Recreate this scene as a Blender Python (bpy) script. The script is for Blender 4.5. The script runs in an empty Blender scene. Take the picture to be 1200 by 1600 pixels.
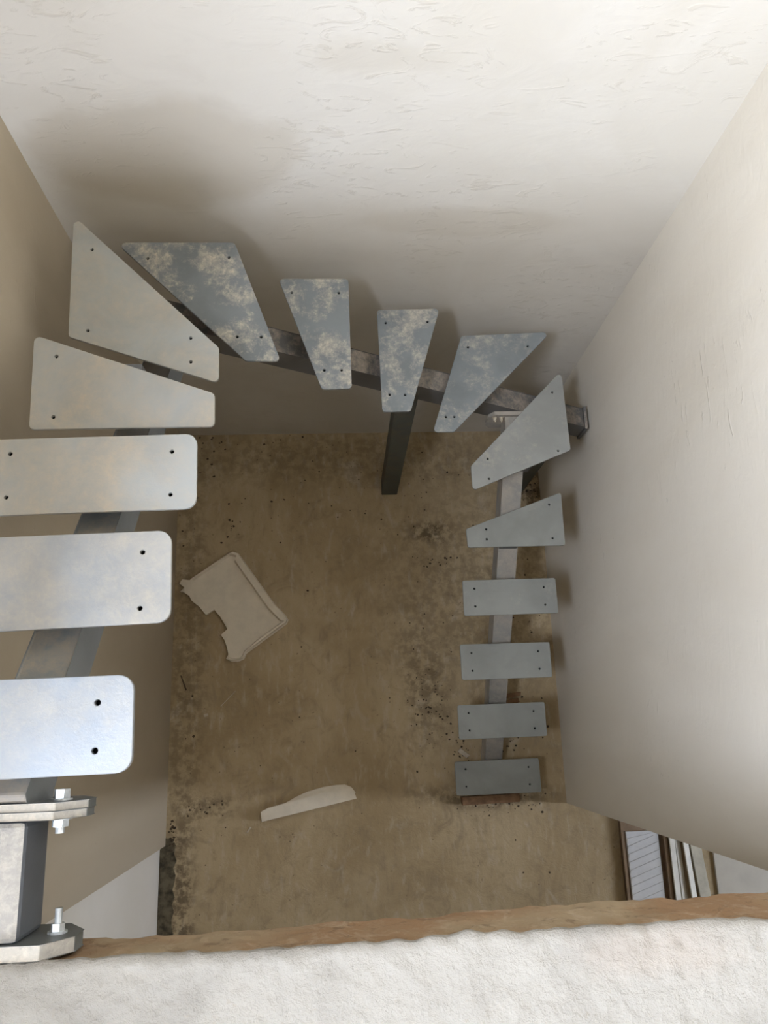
import bpy, bmesh, math, random
from mathutils import Vector, Matrix, noise

# ------------------------------------------------------------------ camera, world, exposure
scene = bpy.context.scene
COL = scene.collection
cam_d = bpy.data.cameras.new('camera'); cam = bpy.data.objects.new('camera', cam_d); COL.objects.link(cam)
cam_d.sensor_fit = 'VERTICAL'; cam_d.sensor_height = 36.0; cam_d.sensor_width = 27.0
cam_d.lens = 36.0 * 1250.0 / 1600.0
cam_d.clip_start = 0.02
cam.matrix_world = (Matrix.Translation((0, 0, 3.929)) @ Matrix.Rotation(-0.0319, 4, 'Z')
                    @ Matrix.Rotation(-0.0462, 4, 'Y') @ Matrix.Rotation(0.2647, 4, 'X'))
scene.camera = cam
scene.view_settings.view_transform = 'Standard'
scene.view_settings.look = 'None'
scene.view_settings.gamma = 1.0
scene.view_settings.use_curve_mapping = False
scene.view_settings.exposure = 0.0

world = bpy.data.worlds.new('overcast_sky'); scene.world = world
world.use_nodes = True
bg = world.node_tree.nodes['Background']
SKY, GROUND = (0.88, 0.98, 1.16, 1), (0.17, 0.15, 0.12, 1)     # even overcast sky over dull ground
wt = world.node_tree
wc = wt.nodes.new('ShaderNodeTexCoord'); ws = wt.nodes.new('ShaderNodeSeparateXYZ'); wm = wt.nodes.new('ShaderNodeMapRange')
wx = wt.nodes.new('ShaderNodeMix'); wx.data_type = 'RGBA'
wm.inputs[1].default_value = -0.03; wm.inputs[2].default_value = 0.03
wt.links.new(wc.outputs['Generated'], ws.inputs[0]); wt.links.new(ws.outputs['Z'], wm.inputs[0]); wt.links.new(wm.outputs[0], wx.inputs[0])
wx.inputs[6].default_value = GROUND; wx.inputs[7].default_value = SKY
wt.links.new(wx.outputs[2], bg.inputs['Color'])
bg.inputs['Strength'].default_value = 73.0

def portal(name, loc, rot, sx, sy):
    ld = bpy.data.lights.new(name, 'AREA'); ld.shape = 'RECTANGLE'; ld.size = sx; ld.size_y = sy
    ld.cycles.is_portal = True
    o = bpy.data.objects.new(name, ld); COL.objects.link(o); o.location = loc; o.rotation_euler = rot
# unseen window openings, position and size chosen for the light (daylight portals)
UW = dict(y0=-0.80, y1=0.00, z0=3.95, z1=5.25)        # upper floor window, left wall
LW = dict(y0=-0.75, y1=-0.42, z0=1.00, z1=2.35)         # ground floor window, far right wall
FW = dict(x0=-0.65, x1=0.25, z0=3.95, z1=5.25)          # upper floor window, wall behind the viewer
portal('window_light_portal', (-0.90, (UW['y0']+UW['y1'])/2, (UW['z0']+UW['z1'])/2), (0, -math.pi/2, 0), UW['z1']-UW['z0'], UW['y1']-UW['y0'])
portal('window_light_portal', ((FW['x0']+FW['x1'])/2, -4.13, (FW['z0']+FW['z1'])/2), (math.pi/2, 0, 0), FW['x1']-FW['x0'], FW['z1']-FW['z0'])
portal('window_light_portal', (4.06, (LW['y0']+LW['y1'])/2, (LW['z0']+LW['z1'])/2), (0, math.pi/2, 0), LW['z1']-LW['z0'], LW['y1']-LW['y0'])

random.seed(7)
X0, X1, D = -0.824, 1.027, 1.490        # stairwell: left wall, right wall, back wall
ZS, YS = 2.722, -0.278                  # upper slab: top level, edge
TOP = 5.45
R = 0.185                               # rise

# ------------------------------------------------------------------ materials
class NT:
    def __init__(s, name):
        s.m = bpy.data.materials.new(name); s.m.use_nodes = True
        s.t = s.m.node_tree; s.b = s.t.nodes['Principled BSDF']
        s.co = s.t.nodes.new('ShaderNodeTexCoord').outputs['Object']
    def n(s, typ, **kw):
        nd = s.t.nodes.new(typ)
        for k, v in kw.items(): setattr(nd, k, v)
        return nd
    def put(s, sock, v):
        if hasattr(v, 'is_output'): s.t.links.new(v, sock)
        elif isinstance(v, (tuple, list)) and len(v) == 3 and sock.type == 'RGBA': sock.default_value = (*v, 1)
        else: sock.default_value = v
    def math(s, op, a, b=0.0, c=0.0):
        nd = s.n('ShaderNodeMath', operation=op)
        for i, v in enumerate((a, b, c)): s.put(nd.inputs[i], v)
        return nd.outputs[0]
    def vmath(s, op, a, b=(0, 0, 0)):
        nd = s.n('ShaderNodeVectorMath', operation=op); s.put(nd.inputs[0], a); s.put(nd.inputs[1], b)
        return nd.outputs['Value'] if op == 'LENGTH' else nd.outputs[0]
    def map(s, v, a, b, c=0.0, d=1.0, smooth=True):
        nd = s.n('ShaderNodeMapRange'); nd.interpolation_type = 'SMOOTHSTEP' if smooth else 'LINEAR'
        for i, x in enumerate((v, a, b, c, d)): s.put(nd.inputs[i], x)
        return nd.outputs[0]
    def noise(s, scale, detail=4, rough=0.55, dist=0.0, stretch=None, offset=(0, 0, 0), color=False):
        v = s.co
        if stretch is not None or offset != (0, 0, 0):
            mp = s.n('ShaderNodeMapping'); s.put(mp.inputs['Vector'], s.co)
            mp.inputs['Location'].default_value = offset
            if stretch is not None: mp.inputs['Scale'].default_value = stretch
            v = mp.outputs[0]
        nd = s.n('ShaderNodeTexNoise'); s.put(nd.inputs['Vector'], v)
        nd.inputs['Scale'].default_value = scale; nd.inputs['Detail'].default_value = detail
        nd.inputs['Roughness'].default_value = rough; nd.inputs['Distortion'].default_value = dist
        return nd.outputs['Color'] if color else nd.outputs['Fac']
    def mix(s, f, a, b, mode='MIX'):
        nd = s.n('ShaderNodeMix', data_type='RGBA', blend_type=mode)
        s.put(nd.inputs[0], f); s.put(nd.inputs[6], a); s.put(nd.inputs[7], b)
        return nd.outputs[2]
    def blob(s, c, r, edge=0.25, wob=0.35, scale=5.0):
        q = s.vmath('LENGTH', s.vmath('MULTIPLY', s.vmath('SUBTRACT', s.co, c), tuple(1.0/x for x in r)))
        q = s.math('ADD', q, s.math('MULTIPLY', s.math('SUBTRACT', s.noise(scale, 4), 0.5), wob*2))
        return s.map(q, 1.0-edge, 1.0+edge, 1.0, 0.0)
    def bump(s, h, strength=0.3, dist=0.01, prev=None):
        nd = s.n('ShaderNodeBump'); s.put(nd.inputs['Height'], h)
        nd.inputs['Strength'].default_value = strength; nd.inputs['Distance'].default_value = dist
        if prev is not None: s.put(nd.inputs['Normal'], prev)
        return nd.outputs[0]
    def done(s, col, rough=0.8, normal=None, metal=0.0, spec=0.5):
        s.put(s.b.inputs['Base Color'], col); s.put(s.b.inputs['Roughness'], rough)
        s.put(s.b.inputs['Metallic'], metal); s.put(s.b.inputs['Specular IOR Level'], spec)
        if normal is not None: s.put(s.b.inputs['Normal'], normal)
        return s.m

def plaster(name, base, dark, patches=(), scratch=True, streak=None):
    n = NT(name)
    c = n.mix(n.map(n.noise(1.7, 5, 0.6, 0.4, streak), 0.38, 0.68), base, dark)
    c = n.mix(n.math('MULTIPLY', n.map(n.noise(7.0, 5, 0.6, 0.8), 0.45, 0.75), 0.35), c, dark)
    for ctr, rad, col, amt in patches:
        c = n.mix(n.math('MULTIPLY', n.blob(ctr, rad, 0.12, 0.35, 3.5), amt), c, col)
    # small dents and specks
    sp = n.map(n.noise(34, 3, 0.5), 0.72, 0.78)
    c = n.mix(n.math('MULTIPLY', sp, 0.25), c, tuple(x*0.6 for x in dark))
    nm = None
    if scratch:
        nm = n.bump(n.noise(9, 5, 0.65, 1.5, (1, 1, 2.2)), 0.25, 0.006)
        sc = n.map(n.noise(22, 3, 0.5, 2.0, (0.35, 0.35, 1.4), (3, 1, 2)), 0.62, 0.74)
        msk = n.map(n.noise(2.3, 2, 0.5, 0, None, (5, 2, 1)), 0.52, 0.62)
        nm = n.bump(n.math('MULTIPLY', sc, msk), 0.35, 0.006, nm)
    return n.done(c, 0.85, nm, 0, 0.25)

def back_plaster():
    n = NT('back_wall_plaster')
    base, dark, tan = (0.665, 0.625, 0.56), (0.615, 0.57, 0.495), (0.52, 0.465, 0.38)
    c = n.mix(n.map(n.noise(1.5, 5, 0.6, 0.5), 0.36, 0.66), base, dark)
    c = n.mix(n.math('MULTIPLY', n.map(n.noise(5, 5, 0.65, 1.2, (1, 1, 2.0)), 0.5, 0.75), 0.45), c, (0.60, 0.56, 0.50))
    # damp tan patches with a shape of their own
    c = n.mix(n.math('MULTIPLY', n.blob((-0.44, D, 2.09), (0.36, 1, 0.20), 0.16, 0.55, 3.2), 0.55), c, tan)
    c = n.mix(n.math('MULTIPLY', n.blob((0.38, D, 1.80), (0.35, 1, 0.07), 0.25, 0.55, 5.0), 0.5), c, tan)
    c = n.mix(n.math('MULTIPLY', n.blob((0.10, D, 2.42), (0.16, 1, 0.05), 0.5, 0.9, 9.0), 0.35), c, tan)
    c = n.mix(n.math('MULTIPLY', n.blob((0.05, D, 1.72), (0.5, 1, 0.16), 0.5, 0.5, 3.0), 0.35), c, tan)
    nm = n.bump(n.noise(5, 5, 0.6, 1.2, (1, 1, 2.0)), 0.16, 0.010)
    scr = n.map(n.noise(13, 4, 0.55, 2.5, (0.6, 1, 1.5), (3, 0, 1)), 0.56, 0.70)
    msk = n.math('MAXIMUM', n.blob((0.13, D, 2.45), (0.22, 1, 0.16), 0.4, 0.5, 5.0), n.map(n.noise(2.5, 2, 0.5, 0, None, (4, 0, 2)), 0.50, 0.60))
    c = n.mix(n.math('MULTIPLY', n.math('MULTIPLY', scr, msk), 0.30), c, tan)
    nm = n.bump(n.math('MULTIPLY', scr, msk), 0.22, 0.008, nm)
    return n.done(c, 0.85, nm, 0, 0.25)

def concrete_floor():
    n = NT('raw_concrete')
    a, b, d = (0.54, 0.425, 0.265), (0.42, 0.315, 0.18), (0.14, 0.10, 0.06)
    c = n.mix(n.map(n.noise(1.6, 6, 0.62, 0.6), 0.36, 0.66), a, b)
    c = n.mix(n.math('MULTIPLY', n.map(n.noise(9, 6, 0.7, 1.0), 0.48, 0.75), 0.6), c, (0.29, 0.22, 0.14))
    c = n.mix(n.math('MULTIPLY', n.map(n.noise(5, 5, 0.65, 1.8, (1, 0.5, 1), (2, 7, 0)), 0.56, 0.72), 0.4), c, (0.62, 0.54, 0.43))
    st = n.noise(26, 5, 0.7, 0.3, (1, 0.30, 1), (1, 4, 0))
    c = n.mix(n.math('MULTIPLY', n.map(st, 0.52, 0.74), 0.45), c, (0.30, 0.235, 0.16))
    c = n.mix(n.math('MULTIPLY', n.map(st, 0.48, 0.28), 0.40), c, (0.64, 0.56, 0.44))
    # dirt and mottled darker patches near the walls and under the stairs
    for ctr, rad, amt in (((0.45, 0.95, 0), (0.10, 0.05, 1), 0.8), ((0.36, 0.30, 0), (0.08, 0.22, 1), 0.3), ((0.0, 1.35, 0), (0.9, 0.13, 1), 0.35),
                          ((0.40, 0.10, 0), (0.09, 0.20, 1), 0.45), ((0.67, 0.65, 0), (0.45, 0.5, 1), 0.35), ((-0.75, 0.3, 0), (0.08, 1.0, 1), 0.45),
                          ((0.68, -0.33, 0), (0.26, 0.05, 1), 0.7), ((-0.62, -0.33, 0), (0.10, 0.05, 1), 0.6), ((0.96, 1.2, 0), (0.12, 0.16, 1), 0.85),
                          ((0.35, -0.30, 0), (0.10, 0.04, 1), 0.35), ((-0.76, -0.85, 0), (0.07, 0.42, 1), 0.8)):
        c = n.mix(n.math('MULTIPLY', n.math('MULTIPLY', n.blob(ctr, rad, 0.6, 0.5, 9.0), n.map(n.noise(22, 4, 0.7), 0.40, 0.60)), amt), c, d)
    sp = n.map(n.noise(55, 2, 0.5), 0.70, 0.76)
    c = n.mix(n.math('MULTIPLY', sp, 0.7), c, d)
    nm = n.bump(n.noise(14, 6, 0.7, 0.8), 0.5, 0.012)
    nm = n.bump(n.noise(60, 4, 0.6), 0.3, 0.004, nm)
    return n.done(c, 0.9, nm, 0, 0.2)

def screed_mat():
    n = NT('white_rough_screed')
    c = n.mix(n.map(n.noise(4, 6, 0.65, 0.6), 0.40, 0.70), (0.33, 0.305, 0.265), (0.25, 0.23, 0.20))
    c = n.mix(n.math('MULTIPLY', n.map(n.noise(70, 3, 0.6), 0.66, 0.74), 0.35), c, (0.30, 0.25, 0.19))
    c = n.mix(n.math('MULTIPLY', n.blob((0.42, -0.31, ZS), (0.10, 0.03, 1), 0.6, 0.9, 30), 0.25), c, (0.36, 0.28, 0.22))  # pinkish glow painted into the screed colour
    nm = n.bump(n.noise(45, 6, 0.72, 0.0), 0.7, 0.012)
    nm = n.bump(n.noise(130, 4, 0.65, 0.0), 0.35, 0.004, nm)
    return n.done(c, 0.92, nm, 0, 0.15)

def slab_edge_mat():
    n = NT('brown_concrete_edge')
    c = n.mix(n.map(n.noise(3, 4, 0.6), 0.42, 0.58), (0.31, 0.195, 0.11), (0.36, 0.275, 0.175))
    c = n.mix(n.math('MULTIPLY', n.map(n.noise(26, 5, 0.7, 0.5), 0.50, 0.72), 0.6), c, (0.50, 0.40, 0.29))
    c = n.mix(n.math('MULTIPLY', n.map(n.noise(30, 4, 0.7, 0.5, None, (3, 3, 3)), 0.54, 0.70), 0.6), c, (0.15, 0.10, 0.06))
    return n.done(c, 0.9, n.bump(n.noise(45, 5, 0.7), 0.5, 0.006), 0, 0.2)

def steel(name, base, dust, amt=0.5, scale=9.0, seed=0.0, rough=0.5, metal=0.25, fine=0.4, thr=(0.46, 0.62), settle=False):
    n = NT(name)
    of = (seed*3.1, seed*1.7, seed*0.9)
    c = n.mix(n.map(n.noise(5, 4, 0.6, 0.4, None, of), 0.35, 0.7), base, tuple(x*0.82 for x in base))
    m1 = n.map(n.noise(scale, 8, 0.78, 0.15, None, of), *thr)
    m2 = n.map(n.noise(scale*6, 6, 0.8, 0.2, None, of), 0.40, 0.66)
    m = n.math('MULTIPLY', m1, n.math('ADD', n.math('MULTIPLY', m2, fine), 1.0-fine))
    m = n.math('MULTIPLY', m, amt)
    if settle:      # dust has settled on the upward faces
        sx = n.n('ShaderNodeSeparateXYZ'); n.put(sx.inputs[0], n.n('ShaderNodeNewGeometry').outputs['True Normal'])
        m = n.math('MULTIPLY', m, n.map(sx.outputs['Z'], 0.35, 0.7))
    c = n.mix(m, c, dust)
    rg = n.math('ADD', n.math('MULTIPLY', m, 0.35), rough)
    return n.done(c, rg, n.bump(m2, 0.10, 0.002), metal, 0.45)

def plain(name, col, rough=0.8, var=0.15, scale=12, metal=0.0, bump=0.2):
    n = NT(name)
    c = n.mix(n.map(n.noise(scale, 5, 0.6), 0.35, 0.7), col, tuple(x*(1-var) for x in col))
    return n.done(c, rough, n.bump(n.noise(scale*5, 4, 0.6), bump, 0.003), metal, 0.3)

M = {}
M['back'] = back_plaster()
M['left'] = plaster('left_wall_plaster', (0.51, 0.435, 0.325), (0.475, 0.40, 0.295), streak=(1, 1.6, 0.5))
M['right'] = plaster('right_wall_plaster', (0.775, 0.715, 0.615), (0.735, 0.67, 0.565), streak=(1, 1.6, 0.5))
M['pale'] = plaster('pale_wall_plaster', (0.80, 0.75, 0.67), (0.76, 0.71, 0.62))
M['room'] = plain('room_wall_paint', (0.66, 0.60, 0.50))
M['ceil'] = plain('ceiling_paint', (0.74, 0.72, 0.68))
M['floor'] = concrete_floor()
M['screed'] = screed_mat()
M['edge'] = slab_edge_mat()
CREAM = (0.64, 0.575, 0.465)
M['stringer'] = steel('dusty_steel_beam', (0.15, 0.145, 0.14), (0.44, 0.37, 0.30), 0.9, 16, 2, 0.55, 0.15, 0.4, (0.38, 0.6), True)
M['stringer_pale'] = steel('pale_dusty_steel_beam', (0.34, 0.33, 0.30), (0.52, 0.45, 0.37), 0.8, 8, 8, 0.6, 0.1, 0.3, (0.36, 0.60))
M['stringer_left'] = steel('brown_dusty_steel_beam', (0.20, 0.21, 0.215), (0.34, 0.29, 0.23), 0.9, 9, 9, 0.55, 0.15, 0.4, (0.36, 0.58), True)
M['post'] = steel('dark_steel_post', (0.10, 0.105, 0.09), (0.22, 0.18, 0.12), 0.5, 10, 5, 0.6, 0.2)
M['bracket'] = steel('steel_bracket', (0.14, 0.145, 0.15), (0.30, 0.26, 0.20), 0.4, 14, 4, 0.55, 0.2)
M['flange'] = steel('zinc_flange', (0.155, 0.165, 0.165), (0.60, 0.54, 0.45), 0.9, 12, 6, 0.5, 0.2, 0.3, (0.30, 0.5), True)
M['stub'] = steel('dusted_connector_tube', (0.115, 0.125, 0.14), (0.50, 0.46, 0.40), 0.95, 9, 3, 0.5, 0.15, 0.35, (0.30, 0.52), True)
M['hole_black'] = plain('black_hole_cup', (0.02, 0.02, 0.02), 0.7, 0.2)  # near-black, keeps the tread holes dark
M['zinc'] = plain('bright_zinc', (0.62, 0.65, 0.66), 0.38, 0.25, 60, 0.6, 0.1)
M['foam'] = plain('off_white_foam', (0.88, 0.79, 0.65), 0.8, 0.08, 20)
M['foamw'] = plain('white_foam_sheet', (0.78, 0.77, 0.76), 0.8, 0.06, 20)
M['card'] = plain('brown_cardboard', (0.36, 0.25, 0.16), 0.85, 0.25, 18)
M['board'] = plain('pale_board', (0.86, 0.82, 0.72), 0.8, 0.2, 14)
M['boardgrey'] = plain('greyish_board', (0.56, 0.51, 0.40), 0.8, 0.25, 14)
M['drywall'] = plain('grey_plasterboard', (0.64, 0.59, 0.50), 0.85, 0.1, 8)
M['wood'] = plain('brown_wood_offcut', (0.30, 0.17, 0.09), 0.75, 0.4, 26)
M['soil'] = plain('dark_soil', (0.10, 0.072, 0.045), 0.95, 0.4, 40)
M['clod'] = plain('pale_plaster_clod', (0.60, 0.52, 0.40), 0.9, 0.2, 40)
M['groove'] = plain('dark_floor_strip', (0.17, 0.14, 0.09), 0.9, 0.75, 24)
M['pvc'] = plain('white_window_frame', (0.80, 0.80, 0.80), 0.4, 0.03, 5, 0, 0.0)

# ------------------------------------------------------------------ mesh helpers
def link(name, me, mat, parent=None, smooth=False):
    o = bpy.data.objects.new(name, me); COL.objects.link(o)
    for m in (mat if isinstance(mat, (list, tuple)) else [mat]): me.materials.append(m)
    if parent is not None: o.parent = parent
    if smooth:
        for p in me.polygons: p.use_smooth = True
    return o
def from_bm(name, bm, mat, parent=None, smooth=False, bevel=0.0):
    bmesh.ops.remove_doubles(bm, verts=bm.verts, dist=1e-6)
    if bevel: bmesh.ops.bevel(bm, geom=[e for e in bm.edges if len(e.link_faces) == 2 and e.calc_face_angle(0) > 0.5], offset=bevel, segments=2, affect='EDGES', profile=0.5)
    bmesh.ops.recalc_face_normals(bm, faces=bm.faces)
    me = bpy.data.meshes.new(name); bm.to_mesh(me); bm.free()
    return link(name, me, mat, parent, smooth)
def add_box(bm, a, b):
    v = [bm.verts.new((x, y, z)) for x in (a[0], b[0]) for y in (a[1], b[1]) for z in (a[2], b[2])]
    for q in ((0, 1, 3, 2), (4, 6, 7, 5), (0, 4, 5, 1), (2, 3, 7, 6), (0, 2, 6, 4), (1, 5, 7, 3)): bm.faces.new([v[i] for i in q])
def box(name, a, b, mat, parent=None, bevel=0.0):
    bm = bmesh.new(); add_box(bm, a, b); return from_bm(name, bm, mat, parent, bevel=bevel)
def add_prism(bm, pts, off):
    """extrude a planar 3D polygon by a vector"""
    off = Vector(off); a = [bm.verts.new(p) for p in pts]; b = [bm.verts.new(Vector(p)+off) for p in pts]
    bm.faces.new(a); bm.faces.new(b[::-1]); n = len(pts)
    for i in range(n): bm.faces.new((a[i], a[(i+1) % n], b[(i+1) % n], b[i]))
def prism(name, pts, off, mat, parent=None, bevel=0.0):
    bm = bmesh.new(); add_prism(bm, pts, off); return from_bm(name, bm, mat, parent, bevel=bevel)
def add_cyl(bm, p, axis, r, l, n=12):
    ax = Vector(axis).normalized(); q = ax.to_track_quat('Z', 'Y'); p = Vector(p)
    A = [bm.verts.new(p + q @ Vector((r*math.cos(2*math.pi*i/n), r*math.sin(2*math.pi*i/n), 0))) for i in range(n)]
    B = [bm.verts.new(v.co + ax*l) for v in A]
    bm.faces.new(A[::-1]); bm.faces.new(B)
    for i in range(n): bm.faces.new((A[i], A[(i+1) % n], B[(i+1) % n], B[i]))
def struct(o): o['kind'] = 'structure'; return o
def tag(o, label, cat, group=None):
    o['label'] = label; o['category'] = cat
    if group: o['group'] = group
    return o
def round_poly(pts, rad, seg=5):
    out = []; n = len(pts)
    for i in range(n):
        p, a, b = Vector(pts[i]), Vector(pts[i-1]), Vector(pts[(i+1) % n])
        u, v = (a-p).normalized(), (b-p).normalized()
        ang = u.angle(v); t = min(rad/math.tan(ang/2), 0.45*min((a-p).length, (b-p).length)); r = t*math.tan(ang/2)
        c = p + (u+v).normalized()*(r/math.sin(ang/2))
        s, e = p+u*t-c, p+v*t-c
        a0 = math.atan2(s.y, s.x); a1 = math.atan2(e.y, e.x); d = (a1-a0+math.pi) % (2*math.pi) - math.pi
        out += [(c.x+r*math.cos(a0+d*k/seg), c.y+r*math.sin(a0+d*k/seg)) for k in range(seg+1)]
    return out
def plate_with_holes(name, poly, holes, z_top, thick, mat, parent, hole_r=0.0055):
    cu = bpy.data.curves.new(name, 'CURVE'); cu.dimensions = '2D'; cu.fill_mode = 'BOTH'
    bev = 0.0012
    cu.extrude = thick/2 - bev; cu.bevel_depth = bev; cu.bevel_resolution = 1
    def loop(pts):
        sp = cu.splines.new('POLY'); sp.points.add(len(pts)-1); sp.use_cyclic_u = True
        for q, p in zip(sp.points, pts): q.co = (p[0], p[1], 0, 1)
    loop(poly)
    for hx, hy in holes: loop([(hx+hole_r*math.cos(2*math.pi*i/12), hy+hole_r*math.sin(2*math.pi*i/12)) for i in range(12)])
    tmp = bpy.data.objects.new(name, cu); COL.objects.link(tmp)
    dg = bpy.context.evaluated_depsgraph_get()
    me = bpy.data.meshes.new_from_object(tmp.evaluated_get(dg))
    bpy.data.objects.remove(tmp); bpy.data.curves.remove(cu)
    me.transform(Matrix.Translation((0, 0, z_top-thick/2)))
    me.materials.clear()
    for p in me.polygons: p.use_smooth = False
    me.name = name
    return link(name, me, mat, parent)

# ------------------------------------------------------------------ the setting
TH = 0.14
struct(box('floor', (-1.0, -4.2, -0.12), (4.2, D+TH, 0.0), M['floor']))
def wavy_wall(name, u0, u1, z0, z1, fn, mat, nu, nz, amp, back):
    """wall face as a gently uneven grid with a thickness behind it; fn(u,z,d) -> point"""
    bm = bmesh.new(); g = []
    for i in range(nu+1):
        row = []
        for j in range(nz+1):
            u = u0+(u1-u0)*i/nu; z = z0+(z1-z0)*j/nz
            e = 0 if i in (0, nu) or j in (0, nz) else amp*noise.noise(Vector((u*2.3, z*2.3, hash(name) % 7 if False else len(name))))
            row.append(bm.verts.new(fn(u, z, e)))
        g.append(row)
    for i in range(nu):
        for j in range(nz): bm.faces.new((g[i][j], g[i+1][j], g[i+1][j+1], g[i][j+1]))
    for f in bm.faces: f.smooth = True
    loop = [g[i][0] for i in range(nu+1)] + [g[nu][j] for j in range(1, nz+1)] + [g[i][nz] for i in range(nu-1, -1, -1)] + [g[0][j] for j in range(nz-1, 0, -1)]
    bk = [bm.verts.new(v.co + Vector(back)) for v in loop]; n = len(loop)
    for i in range(n): bm.faces.new((loop[i], bk[i], bk[(i+1) % n], loop[(i+1) % n]))
    bm.faces.new(bk)
    ls = set(loop)
    for ed in bm.edges:
        if ed.verts[0] in ls and ed.verts[1] in ls: ed.smooth = False
    return struct(from_bm(name, bm, mat))
wavy_wall('wall_back', X0-0.005, X1+0.005, 0, TOP, lambda u, z, e: (u, D+e, z), M['back'], 30, 70, 0.004, (0, TH, 0))
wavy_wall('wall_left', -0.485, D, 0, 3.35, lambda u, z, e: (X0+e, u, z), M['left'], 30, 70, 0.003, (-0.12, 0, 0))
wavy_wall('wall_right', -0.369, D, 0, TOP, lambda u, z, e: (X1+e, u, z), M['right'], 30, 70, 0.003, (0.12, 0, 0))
# ground floor: pale wall beyond the end of the left wall, room walls
struct(box('wall_left_lower', (-0.96, -4.2, 0), (-0.848, -0.485, 2.56), M['pale']))
struct(box('wall_front_lower', (-0.96, -4.2, 0), (4.2, -4.06, 2.56), M['room']))
struct(box('wall_hall', (X1+0.12, -0.369, 0), (4.2, -0.25, 2.56), M['room']))
def wall_open(name, x0, x1, y0, y1, z0, z1, w, mat):
    bm = bmesh.new()
    add_box(bm, (x0, y0, z0), (x1, w['y0'], z1)); add_box(bm, (x0, w['y1'], z0), (x1, y1, z1))
    add_box(bm, (x0, w['y0'], z0), (x1, w['y1'], w['z0'])); add_box(bm, (x0, w['y0'], w['z1']), (x1, w['y1'], z1))
    return struct(from_bm(name, bm, mat))
wall_open('wall_right_lower', 4.0, 4.2, -4.06, -0.369, 0, 2.56, LW, M['room'])
o = wall_open('wall_left_upper', -0.96, X0, -4.2, D+TH, 3.35, TOP, UW, M['room'])
box('wall_lower_part', (-0.96, -4.2, 2.56), (X0, -0.485, 3.35), M['room'], o)
bm = bmesh.new()
add_box(bm, (-0.96, -4.2, 2.56), (FW['x0'], -4.06, TOP)); add_box(bm, (FW['x1'], -4.2, 2.56), (4.2, -4.06, TOP))
add_box(bm, (FW['x0'], -4.2, 2.56), (FW['x1'], -4.06, FW['z0'])); add_box(bm, (FW['x0'], -4.2, FW['z1']), (FW['x1'], -4.06, TOP))
struct(from_bm('wall_front_upper', bm, M['room']))
struct(box('wall_right_upper', (4.0, -4.06, 2.56), (4.2, -0.369, TOP), M['room']))
struct(box('wall_hall_upper', (X1+0.12, -0.369, 2.56), (4.2, -0.25, TOP), M['room']))
struct(box('ceiling', (-1.0, -4.2, TOP), (4.2, D+TH, TOP+0.12), M['ceil']))
def window(name, x, w):
    bm = bmesh.new(); t = 0.05; a, b = x-0.03, x+0.03
    add_box(bm, (a, w['y0'], w['z0']), (b, w['y1'], w['z0']+t)); add_box(bm, (a, w['y0'], w['z1']-t), (b, w['y1'], w['z1']))
    add_box(bm, (a, w['y0'], w['z0']+t), (b, w['y0']+t, w['z1']-t)); add_box(bm, (a, w['y1']-t, w['z0']+t), (b, w['y1'], w['z1']-t))
    return struct(from_bm(name, bm, M['pvc']))
window('window_1', -0.88, UW); window('window_2', 4.08, LW)
bm = bmesh.new()
for a, b in (((FW['x0'], FW['z0']), (FW['x1'], FW['z0']+.05)), ((FW['x0'], FW['z1']-.05), (FW['x1'], FW['z1'])), ((FW['x0'], FW['z0']+.05), (FW['x0']+.05, FW['z1']-.05)), ((FW['x1']-.05, FW['z0']+.05), (FW['x1'], FW['z1']-.05))):
    add_box(bm, (a[0], -4.16, a[1]), (b[0], -4.10, b[1]))
struct(from_bm('window_3', bm, M['pvc']))

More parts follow.
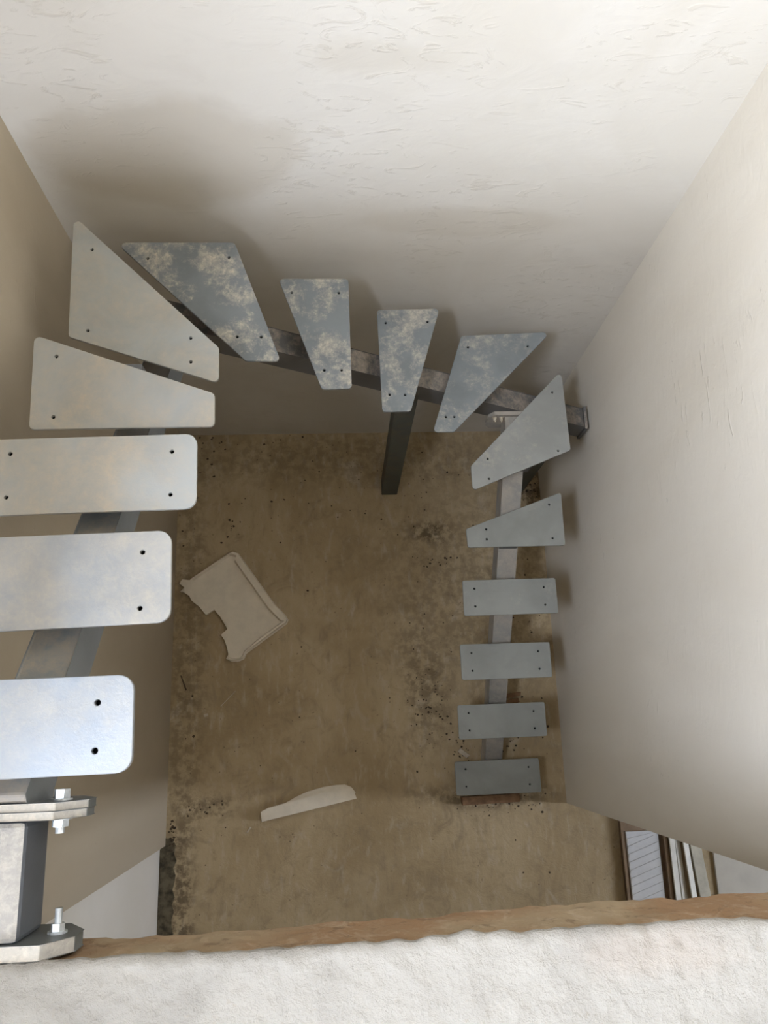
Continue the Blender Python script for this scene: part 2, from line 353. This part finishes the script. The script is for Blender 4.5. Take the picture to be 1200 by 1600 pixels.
# upper floor slab: brown broken edge, white rough screed on top
def eo(x): return -0.005 - 0.011*min(1.0, max(0.0, (0.35-x)/0.5))
def slab():
    bm = bmesh.new()
    NX, NZ = 150, 10
    def zb(x): return 2.558 - 0.055*x + 0.003*noise.noise(Vector((x*7, 3, 0))) + 0.003*noise.noise(Vector((x*31, 5, 0)))
    g = []
    for i in range(NX+1):
        x = X0 + (X1-X0)*i/NX; row = []
        for j in range(NZ+1):
            z = zb(x) + (ZS-0.012-zb(x))*j/NZ
            y = YS + eo(x) + 0.005*noise.noise(Vector((x*14, z*14, 1))) + 0.003*noise.noise(Vector((x*50, z*50, 2)))
            row.append(bm.verts.new((x, y, z)))
        g.append(row)
    for i in range(NX):
        for j in range(NZ): bm.faces.new((g[i][j], g[i+1][j], g[i+1][j+1], g[i][j+1]))
    lo = [bm.verts.new((g[i][0].co.x, -0.45, g[i][0].co.z)) for i in range(NX+1)]
    hi = [bm.verts.new((g[i][NZ].co.x, -0.45, ZS-0.012)) for i in range(NX+1)]
    for i in range(NX):
        bm.faces.new((g[i][0], lo[i], lo[i+1], g[i+1][0])); bm.faces.new((g[i][NZ], g[i+1][NZ], hi[i+1], hi[i]))
        bm.faces.new((lo[i], hi[i], hi[i+1], lo[i+1]))
    bm.faces.new([g[0][j] for j in range(NZ+1)]+[hi[0], lo[0]]); bm.faces.new([g[NX][j] for j in range(NZ+1)]+[hi[NX], lo[NX]])
    s = struct(from_bm('floor_upper', bm, M['edge']))
    b2 = box('slab_body', (-0.848, -4.06, 2.56), (4.0, -0.45, ZS-0.012), M['ceil'], s)
    b3 = box('slab_body', (X1+0.0, -0.45, 2.56), (4.0, -0.369, ZS-0.012), M['ceil'], s)
    # screed with a ragged lip
    bm = bmesh.new(); NX, NY = 300, 56; g = []
    for i in range(NX+1):
        x = X0 + (X1-X0)*i/NX; row = []
        lip = 0.005*noise.noise(Vector((x*9, 0, 4))) + 0.004*noise.noise(Vector((x*40, 0, 6))) + eo(x) + 0.001
        drop = 0.010 + 0.008*abs(noise.noise(Vector((x*6, 2, 1)))) + 0.006*noise.noise(Vector((x*33, 1, 3)))
        for j in range(NY+4):
            if j >= 4:
                t = (j-4)/(NY-1); y = YS - 0.004 + lip*(1-t) - 0.30*t
                z = ZS + 0.0042*noise.noise(Vector((x*22, y*22, 0))) + 0.0028*noise.noise(Vector((x*60, y*60, 3))) + 0.0016*noise.noise(Vector((x*140, y*140, 5)))
            else:
                k = (4-j)/4; y = YS + 0.004 + lip + 0.003*math.sin(k*math.pi/2) - 0.004; z = ZS - 0.001 - drop*k*1.1
                y += 0.003
            row.append(bm.verts.new((x, y, z)))
        g.append(row)
    for i in range(NX):
        for j in range(NY+3): bm.faces.new((g[i][j], g[i+1][j], g[i+1][j+1], g[i][j+1]))
    for f in bm.faces: f.smooth = True
    from_bm('screed', bm, M['screed'], s)
    box('screed_rest', (X0, -4.06, ZS-0.02), (4.0, -0.578, ZS), M['screed'], s)
    return s
slab()

# ------------------------------------------------------------------ the steel staircase
stair = bpy.data.objects.new('metal_staircase', None); COL.objects.link(stair)
tag(stair, 'grey steel winder staircase with bare tread plates on a central beam, turning round the stairwell', 'staircase')
SL = 0.767
XR, XL, YB = 0.675, -0.490, 1.200       # beam centre lines
def zr(y): return 0.740 + SL*(y-0.495) - 0.13
def zl(y): return 2.405 + SL*(0.500-y) - 0.13
def zbk(x): return 1.440 - 0.585*(x-0.077)
BW = 0.040; BH = 0.105
# right flight beam
yb = -0.26
top_pts = [(XR-BW, 1.145, 1.070), (XR-BW, 1.095, 1.068), (XR-BW, -0.27, zr(-0.27)), (XR-BW, -0.30, 0.0), (XR-BW, 0.495-(0.74-0.13-BH)/SL, 0.0), (XR-BW, 1.145, zr(1.145)-BH)]
prism('stringer', top_pts, (2*BW, 0, 0), M['stringer_pale'], stair, 0.004)
# back flight beam
pb = [(-0.54, YB-BW, zbk(-0.54)), (1.000, YB-BW, zbk(1.0)), (1.000, YB-BW, zbk(1.0)-BH), (-0.54, YB-BW, zbk(-0.54)-BH)]
sb = prism('stringer', pb, (0, 2*BW, 0), M['stringer'], stair, 0.004)
box('wall_plate', (1.000, YB-0.048, zbk(1.0)-0.115), (1.012, YB+0.048, zbk(1.0)+0.006), M['stringer'], sb)
# left flight beam
pl = [(XL-BW, YB-BW, zl(YB-BW)), (XL-BW, -0.075, zl(-0.075)), (XL-BW, -0.087, 2.709), (XL-BW, -0.087, 2.612), (XL-BW, -0.075, zl(-0.075)-BH), (XL-BW, YB-BW, zl(YB-BW)-BH)]
sl = prism('stringer', pl, (2*BW, 0, 0), M['stringer_left'], stair, 0.004)
# flanges at the head of the stairs, stub tube into the slab edge
def flange(name, y0, y1, x0, x1, z0, z1, c, mat, parent):
    pts = [(x0+c*0.6, y0, z1), (x1-c*0.75, y0, z1), (x1, y0, z1-c), (x1, y0, z0+c), (x1-c*0.75, y0, z0), (x0+c*0.6, y0, z0), (x0, y0, z0+c), (x0, y0, z1-c)]
    return prism(name, pts, (0, y1-y0, 0), mat, parent, 0.0015)
fl1 = flange('flange_plate', -0.099, -0.0875, -0.600, -0.378, 2.585, 2.711, 0.045, M['flange'], stair)
fl2 = flange('flange_plate', -0.111, -0.0995, -0.600, -0.380, 2.585, 2.711, 0.045, M['flange'], stair)
stub = box('connector_tube', (XL-BW, -0.268, 2.612), (XL+BW, -0.111, 2.710), M['stub'], stair, 0.008)
fl3 = flange('anchor_plate', -0.288, -0.268, -0.60, -0.384, 2.590, 2.716, 0.045, M['flange'], stair)
def hexbolt(x, y, z, d, parent, head=0.016, nut=True, through=0.024, r=0.0105):
    bm = bmesh.new()
    add_cyl(bm, (x, y, z), (0, d, 0), r*1.45, 0.0025, 16); add_cyl(bm, (x, y+d*0.0025, z), (0, d, 0), r*1.12, head, 6)
    return from_bm('bolt', bm, M['zinc'], parent)
def nutbolt(x, y, z, d, parent, stud=0.012, r=0.0105, mat='zinc'):
    bm = bmesh.new()
    add_cyl(bm, (x, y, z), (0, d, 0), r*1.6, 0.003, 16); add_cyl(bm, (x, y+d*0.003, z), (0, d, 0), r*1.15, 0.010, 6)
    add_cyl(bm, (x, y+d*0.013, z), (0, d, 0), r*0.62, stud, 12)
    return from_bm('nut', bm, M[mat], parent)
for bx in (-0.418, -0.562):
    hexbolt(bx, -0.0875, 2.664, 1, fl1, 0.013); nutbolt(bx, -0.111, 2.664, -1, fl2, 0.009)
    nutbolt(bx+0.002, -0.268, 2.650, 1, fl3, 0.020, 0.0085)
# flange between the back beam and the right flight beam
fr = flange('flange_plate', 1.143, 1.158, 0.575, 0.775, 0.955, 1.086, 0.03, M['stringer_pale'], stair)
for bx in (0.598, 0.623, 0.752): nutbolt(bx, 1.143, 1.062, -1, fr, 0.005, 0.0052, 'clod')
# posts
for px in (0.246, 0.895):
    bm = bmesh.new(); z1 = zbk(px)-BH+0.03
    add_box(bm, (px-0.040, 1.150, 0.0), (px+0.040, 1.230, z1 - (0.0 if px < 0.5 else 0.0)))
    from_bm('support_post', bm, M['post'], stair, bevel=0.004)

SLATE, GREY, PALE = (0.225, 0.245, 0.255), (0.285, 0.29, 0.27), (0.40, 0.415, 0.41)  # differences in reflected light between plates put into the base tones
treads = {
 1: dict(p=[(.487, -.160), (.867, -.156), (.869, -.300), (.488, -.302)], m=(GREY, 0.25, 8)),
 2: dict(p=[(.488, .082), (.869, .085), (.869, -.056), (.488, -.060)], m=(GREY, 0.25, 8)),
 3: dict(p=[(.487, .326), (.866, .326), (.866, .183), (.488, .181)], m=(GREY, 0.25, 8)),
 4: dict(p=[(.485, .565), (.865, .567), (.866, .426), (.485, .423)], m=(GREY, 0.30, 8)),
 5: dict(p=[(.483, .735), (.868, .876), (.866, .664), (.486, .663)], m=(GREY, 0.30, 8)),
 6: dict(p=[(.860, 1.312), (.867, .990), (.487, .838), (.486, .932)], m=((.345, .35, .33), 0.7, 7)),
 7: dict(p=[(.449, 1.370), (.778, 1.383), (.401, 1.000), (.328, 1.000)], m=(SLATE, 0.60, 9)),
 8: dict(p=[(.134, 1.373), (.346, 1.377), (.233, 1.004), (.141, 1.003)], m=(SLATE, 0.75, 11)),
 9: dict(p=[(-.184, 1.381), (.034, 1.380), (.037, 1.005), (-.053, 1.004)], m=(SLATE, 0.85, 10)),
 10: dict(p=[(-.640, 1.389), (-.300, 1.388), (-.165, 1.008), (-.262, 1.011)], m=(SLATE, 0.95, 9)),
 11: dict(p=[(-.700, 1.345), (-.689, .992), (-.307, .860), (-.309, .957)], m=((.40, .42, .41), 0.70, 5)),
 12: dict(p=[(-.699, .898), (-.692, .668), (-.284, .670), (-.286, .748)], m=(PALE, 0.85, 5)),
 13: dict(p=[(-.696, .573), (-.288, .580), (-.285, .427), (-.694, .419)], m=(PALE, 0.85, 5)),
 14: dict(p=[(-.697, .326), (-.291, .335), (-.287, .181), (-.694, .168)], m=((.305, .32, .33), 0.65, 6)),
 15: dict(p=[(-.695, .077), (-.295, .082), (-.292, -.047), (-.695, -.054)], m=((.245, .27, .30), 0.45, 7)),  # bluish base carries the window's reflection
}
holes = {
 6: [(.819, 1.225), (.820, .987), (.550, .959), (.550, .881)], 5: [(.818, .828), (.820, .692), (.561, .733), (.561, .693)],
 7: [(.470, 1.325), (.690, 1.327), (.375, 1.055), (.405, 1.055)], 8: [(.161, 1.325), (.304, 1.329), (.166, 1.062), (.217, 1.061)],
 9: [(-.144, 1.333), (.004, 1.331), (-.045, 1.065), (.008, 1.065)], 10: [(-.548, 1.337), (-.315, 1.340), (-.287, 1.084), (-.219, 1.083)],
 11: [(-.646, 1.245), (-.642, 1.008), (-.380, .985), (-.378, .918)], 12: [(-.646, .845), (-.642, .696), (-.345, .72), (-.345, .69)][:2],
}
words = {1: 'lowest tread plate, plain grey, just above the floor', 2: 'second tread plate from the floor', 3: 'third tread plate from the floor',
 4: 'fourth tread plate from the floor', 5: 'tapered plate with one slanted side at the start of the turn', 6: 'pointed corner tread plate by the right wall',
 7: 'slanted slate grey winder plate, rightmost along the back wall', 8: 'small slate grey wedge plate above the support post', 9: 'slate grey wedge plate with a cream dusty inner end',
 10: 'large slate plate with cream dust, partly below the pale pointed corner plate', 11: 'large pale pointed corner plate by the left wall', 12: 'pale tapered plate after the left corner',
 13: 'pale rectangular plate, third from the top', 14: 'pale rectangular plate, second from the top', 15: 'bluish white rectangular top tread plate'}
bm = bmesh.new()
ri, ro, hh, nn = 0.0056, 0.0085, 0.014, 12
def ring(r, z): return [bm.verts.new((r*math.cos(2*math.pi*i/nn), r*math.sin(2*math.pi*i/nn), z)) for i in range(nn)]
ra, rb, rc, rd = ring(ri, -hh+0.002), ring(ri, 0.0), ring(ro, 0.0), ring(ro, -hh)
for p, q in ((ra, rb), (rb, rc), (rc, rd)):
    for i in range(nn): bm.faces.new((p[i], p[(i+1) % nn], q[(i+1) % nn], q[i]))
bm.faces.new(ra); bm.faces.new(rd)
bmesh.ops.recalc_face_normals(bm, faces=bm.faces)
HOLE_CUP = bpy.data.meshes.new('hole_cup'); bm.to_mesh(HOLE_CUP); bm.free(); HOLE_CUP.materials.append(M['hole_black'])  # added closed cup under each hole, blocks the light so holes look black
for k in range(1, 16):
    t = treads[k]; base, amt, sc = t['m']
    dusty = steel('tread_steel_%d' % k, base, (0.55, 0.47, 0.35) if k > 10 else (CREAM if k >= 7 else (0.52, 0.48, 0.40)), amt, sc, k, 0.42 if k > 10 else 0.5, 0.15,
                  0.65 if 7 <= k <= 10 else 0.45, (0.46, 0.62) if 7 <= k <= 10 else ((0.34, 0.72) if k > 10 else (0.54, 0.70)))
    if k in holes: hs = holes[k]
    else:
        xs = [q[0] for q in t['p']]; ys = [q[1] for q in t['p']]
        l, r, a, b = min(xs)+0.046, max(xs)-0.050, min(ys)+0.036, max(ys)-0.036
        hs = [(l, a), (l, b), (r, a), (r, b)]
    rad = 0.007 if k <= 5 else (0.011 if k <= 12 else 0.021)
    o = plate_with_holes('tread', round_poly(t['p'], rad), hs, k*R, 0.009, dusty, stair)
    o['label'] = words[k]
    for hx, hy in hs:
        cup = bpy.data.objects.new('hole_cup', HOLE_CUP); COL.objects.link(cup); cup.parent = o; cup.location = (hx, hy, k*R-0.009)
    # bracket between beam and plate
    zt = k*R - 0.009
    if k <= 5:
        yc = (min(q[1] for q in t['p'])+max(q[1] for q in t['p']))/2 if k < 5 else 0.735
        box('bracket', (XR-0.036, yc-0.045, max(0.0, zr(yc-0.045)-0.01)), (XR+0.036, yc+0.045, zt), M['bracket'], o)
    elif k >= 12:
        yc = (min(q[1] for q in t['p'])+max(q[1] for q in t['p']))/2
        box('bracket', (XL-0.036, yc-0.045, zl(yc+0.045)-0.01), (XL+0.036, yc+0.045, zt), M['bracket'], o)
    elif k in (7, 8, 9, 10):
        xc = {7: 0.500, 8: 0.215, 9: -0.040, 10: -0.330}[k]
        box('bracket', (xc-0.045, YB-0.036, zbk(xc+0.045)-0.01), (xc+0.045, YB+0.036, zt), M['bracket'], o)
    else:
        xc, yc = ((0.700, 1.00) if k == 6 else (-0.490, 1.04))
        zz = zr(yc-0.045) if k == 6 else zl(yc+0.045)
        box('bracket', (xc-0.036, yc-0.045, zz-0.01), (xc+0.036, yc+0.045, zt), M['bracket'], o)

# ------------------------------------------------------------------ things on the ground floor
def foam_lid():
    e = bpy.data.objects.new('packing_tray', None); COL.objects.link(e)
    tag(e, 'broken off-white foam packing tray with a square notch lying on the concrete floor', 'packaging')
    out = [(-.796, .711), (-.784, .730), (-.748, .725), (-.735, .737), (-.562, .855), (-.540, .862), (-.512, .852), (-.500, .835), (-.335, .598), (-.285, .545), (-.270, .522),
           (-.277, .503), (-.470, .366), (-.482, .340), (-.505, .330), (-.540, .330), (-.563, .342), (-.553, .362), (-.560, .395), (-.572, .430), (-.589, .456), (-.559, .483),
           (-.596, .545), (-.626, .581), (-.665, .556), (-.700, .598), (-.735, .625), (-.748, .652), (-.775, .668), (-.790, .672), (-.770, .692)]
    prism('tray_base', [(x, y, 0.002) for x, y in out], (0, 0, 0.022), M['foam'], e, 0.0015)
    # raised rim along the intact edges
    rim = [(-.735, .737), (-.562, .855), (-.540, .862), (-.512, .852), (-.500, .835), (-.335, .598), (-.285, .545), (-.270, .522), (-.277, .503), (-.405, .412), (-.470, .366), (-.482, .340), (-.505, .330), (-.540, .330), (-.560, .340)]
    bm = bmesh.new(); n = len(rim); ring = []
    cen = Vector((-.55, .60))
    for i, (x, y) in enumerate(rim):
        p = Vector((x, y)); a = Vector(rim[max(0, i-1)]); b = Vector(rim[min(n-1, i+1)])
        t = (b-a).normalized(); nr = Vector((t.y, -t.x))
        if nr.dot(cen-p) < 0: nr = -nr
        w = 0.016 if i < 2 else (0.040 if i < 8 else (0.020 if i < 10 else 0.014))
        if i in (2, 3): w = 0.022
        q = p+nr*w
        hgt = 0.050 if 2 <= i < 10 else 0.042
        ring.append([bm.verts.new(v) for v in ((p.x, p.y, 0.02), (p.x+nr.x*.004, p.y+nr.y*.004, hgt), (p.x+nr.x*(w-.007), p.y+nr.y*(w-.007), hgt), (q.x, q.y, 0.021))])
    for i in range(n-1):
        for j in range(3): bm.faces.new((ring[i][j], ring[i+1][j], ring[i+1][j+1], ring[i][j+1]))
    bm.faces.new(ring[0]); bm.faces.new(ring[-1][::-1])
    from_bm('raised_rim', bm, M['foam'], e)
foam_lid()

def foam_strip():
    e = bpy.data.objects.new('foam_strip', None); COL.objects.link(e)
    tag(e, 'thin curved off-white foam strip lying alone on the floor near the slab edge', 'packaging')
    lo = [(-.386, -.393), (.041, -.309), (.033, -.285), (.012, -.268), (-.030, -.262), (-.36, -.340), (-.391, -.355)]
    prism('strip_body', [(x, y, 0.001) for x, y in lo], (0, 0, 0.038), M['foam'], e, 0.002)
    ar = [(-.285, -.322), (-.230, -.295), (-.180, -.275), (-.110, -.258), (-.050, -.251), (-.010, -.250), (.020, -.262), (.038, -.285), (.030, -.283), (.010, -.267), (-.030, -.261)]
    prism('curved_edge', [(x, y, 0.001) for x, y in ar], (0, 0, 0.024), M['foam'], e, 0.001)
    for cx, cy in ((-.372, -.368), (-.358, -.371), (-.005, -.287), (.010, -.283), (.022, -.291)):
        bm = bmesh.new(); add_cyl(bm, (cx, cy, 0.038), (0, 0, 1), 0.006, 0.003, 8); from_bm('foam_stud', bm, M['foam'], e)
foam_strip()

# dark strip of the floor along the foot of the lower left wall
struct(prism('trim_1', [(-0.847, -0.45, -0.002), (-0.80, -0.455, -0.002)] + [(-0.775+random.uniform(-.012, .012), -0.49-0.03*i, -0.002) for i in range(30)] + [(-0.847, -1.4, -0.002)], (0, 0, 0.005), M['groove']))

# packaging and boards beyond the end of the right wall
e = bpy.data.objects.new('cardboard_tray', None); COL.objects.link(e)
tag(e, 'flat brown cardboard box holding a white ribbed foam sheet beyond the right wall', 'box')
bm = bmesh.new()
add_box(bm, (1.262, -1.05, 0.0), (1.470, -0.425, 0.010))
for a, b in (((1.262, -1.05, 0), (1.274, -0.425, 0.03)), ((1.455, -1.05, 0), (1.470, -0.425, 0.04)), ((1.274, -0.437, 0), (1.455, -0.425, 0.04)), ((1.274, -1.05, 0), (1.455, -1.038, 0.03))): add_box(bm, a, b)
from_bm('cardboard_base', bm, M['card'], e)
bm = bmesh.new(); add_box(bm, (1.284, -1.035, 0.010), (1.436, -0.500, 0.026))
from_bm('foam_sheet', bm, M['foamw'], e, bevel=0.002)
for i in range(14):
    y = -0.530 - i*0.034
    prism('foam_rib', [(1.288, y, 0.026), (1.432, y+0.05 if y+0.05 < -0.505 else -0.505, 0.026), (1.432, (y+0.05 if y+0.05 < -0.505 else -0.505)-0.012, 0.026), (1.288, y-0.012, 0.026)], (0, 0, 0.0025), M['foamw'], e)
def board(x0, x1, z0, z1, mat, lab, tilt=0.0, dx=0.0):
    t = 0.012
    pts = [(x0, -0.43, z0), (x1, -0.43, z1), (x1, -0.43, z1+t), (x0, -0.43, z0+t)]
    o = prism('board', pts, (dx, -0.62, 0), mat, bevel=0.001)
    tag(o, lab, 'board', 'boards beside the cardboard tray')
board(1.476, 1.502, 0.040, 0.034, M['board'], 'narrow cream board leaning directly beside the cardboard tray', dx=0.0)
board(1.505, 1.528, 0.028, 0.022, M['board'], 'narrow cream board between two other boards beyond the right wall', dx=0.01)
board(1.532, 1.560, 0.044, 0.030, M['board'], 'cream board next to the wider greyish board', dx=0.03)
board(1.567, 1.622, 0.022, 0.008, M['boardgrey'], 'wider greyish board with a dark gap on its right', dx=0.05)
tag(box('plasterboard', (1.690, -1.1, 0.0), (2.45, -0.40, 0.0125), M['drywall'], bevel=0.002), 'pale grey plasterboard sheet lying flat past the boards, far right', 'plasterboard')

# wood scraps around the foot of the stairs
def scrap(name, c, l, w, h, rz, mat, lab, cat):
    bm = bmesh.new(); add_box(bm, (-l/2, -w/2, 0), (l/2, w/2, h))
    for v in bm.verts: v.co += Vector((random.uniform(-.004, .004), random.uniform(-.003, .003), 0))
    o = from_bm(name, bm, mat, bevel=0.0015); o.location = c; o.rotation_euler = (0, 0, rz); tag(o, lab, cat); return o
scrap('wood_offcut', (0.665, -0.335, 0.0), 0.27, 0.035, 0.045, 0.02, M['wood'], 'brown wood strip under the front of the lowest tread', 'wood')
scrap('wood_offcut', (0.795, 0.130, 0.0), 0.10, 0.020, 0.02, 0.12, M['wood'], 'short reddish wood stick beside the stair beam, upper of two', 'wood')
scrap('wood_offcut', (0.790, 0.098, 0.0), 0.09, 0.022, 0.016, 0.18, M['wood'], 'short reddish wood stick beside the stair beam, lower of two', 'wood')
scrap('wood_offcut', (0.555, -0.130, 0.0), 0.05, 0.018, 0.012, -0.7, M['clod'], 'small pale splinter left of the beam behind the lowest tread', 'wood')
scrap('twig', (-0.765, 0.235, 0.0), 0.075, 0.007, 0.006, -1.2, M['soil'], 'dark short twig on the floor by the left wall', 'twig')
scrap('twig', (-0.555, 0.155, 0.0), 0.10, 0.004, 0.003, 0.8, M['clod'], 'thin pale stick on the floor below the foam tray', 'twig')
scrap('plaster_chip', (-0.655, 0.085, 0.0), 0.018, 0.012, 0.008, 0.3, M['clod'], 'small pale plaster chip near the left wall', 'plaster chip')
scrap('plaster_chip', (-0.450, -0.430, 0.0), 0.026, 0.010, 0.006, 1.0, M['clod'], 'small pale plaster chip by the end of the foam strip', 'plaster chip')

# crumbs of soil and concrete, too many to count
def crumbs():
    bm = bmesh.new()
    def crumb(x, y, s):
        if (-.80 < x < -.26 and .32 < y < .87) or (-.41 < x < .06 and -.41 < y < -.24) or (.62 < x < .73 and -.32 < y < 0.0) or (.84 < x < .95 and 1.14 < y < 1.24) or (.19 < x < .30 and 1.13 < y < 1.24) or (.52 < x < .82 and -.36 < y < -.31): return
        n = random.choice((5, 6, 7)); a0 = random.random()*6.28
        base = [bm.verts.new((x+s*random.uniform(.6, 1.2)*math.cos(a0+6.283*i/n), y+s*random.uniform(.5, 1.1)*math.sin(a0+6.283*i/n), 0.0005)) for i in range(n)]
        t = bm.verts.new((x+random.uniform(-.3, .3)*s, y+random.uniform(-.3, .3)*s, s*random.uniform(.5, .9)))
        for i in range(n): bm.faces.new((base[i], base[(i+1) % n], t))
        bm.faces.new(base[::-1])
    for _ in range(90): crumb(random.uniform(-.78, .98), random.uniform(-.75, 1.45), random.choice((.002, .003, .003, .004, .005, .007)))
    for cx, cy, sx, sy, n, s in ((-.62, 1.42, .10, .05, 26, .007), (-.30, 1.45, .25, .03, 18, .006), (.40, .20, .06, .16, 70, .005), (.42, .02, .05, .08, 40, .006),
                                 (.47, .80, .06, .02, 26, .006), (-.74, .90, .05, .35, 40, .006), (.93, .3, .04, .5, 50, .006), (.68, -.36, .13, .02, 60, .005), (-.63, -.33, .06, .03, 26, .006),
                                 (.97, 1.20, .05, .10, 90, .008), (.56, -.10, .05, .04, 50, .006), (-.80, -.46, .015, .05, 40, .009), (.76, -.10, .04, .04, 40, .006), (-.55, 1.0, .02, .06, 18, .007),
                                 (.10, 1.15, .25, .12, 40, .005), (.36, 1.1, .05, .1, 20, .005), (-.70, .55, .05, .12, 20, .006)):
        for _ in range(int(n*0.6)):
            x, y = random.gauss(cx, sx), random.gauss(cy, sy)
            if -.81 < x < 1.015 and y < 1.48: crumb(x, y, s*random.uniform(.4, 1.2))
    o = from_bm('soil_crumbs', bm, M['soil'])
    o['kind'] = 'stuff'; tag(o, 'dark soil crumbs scattered over the concrete floor', 'debris')
crumbs()
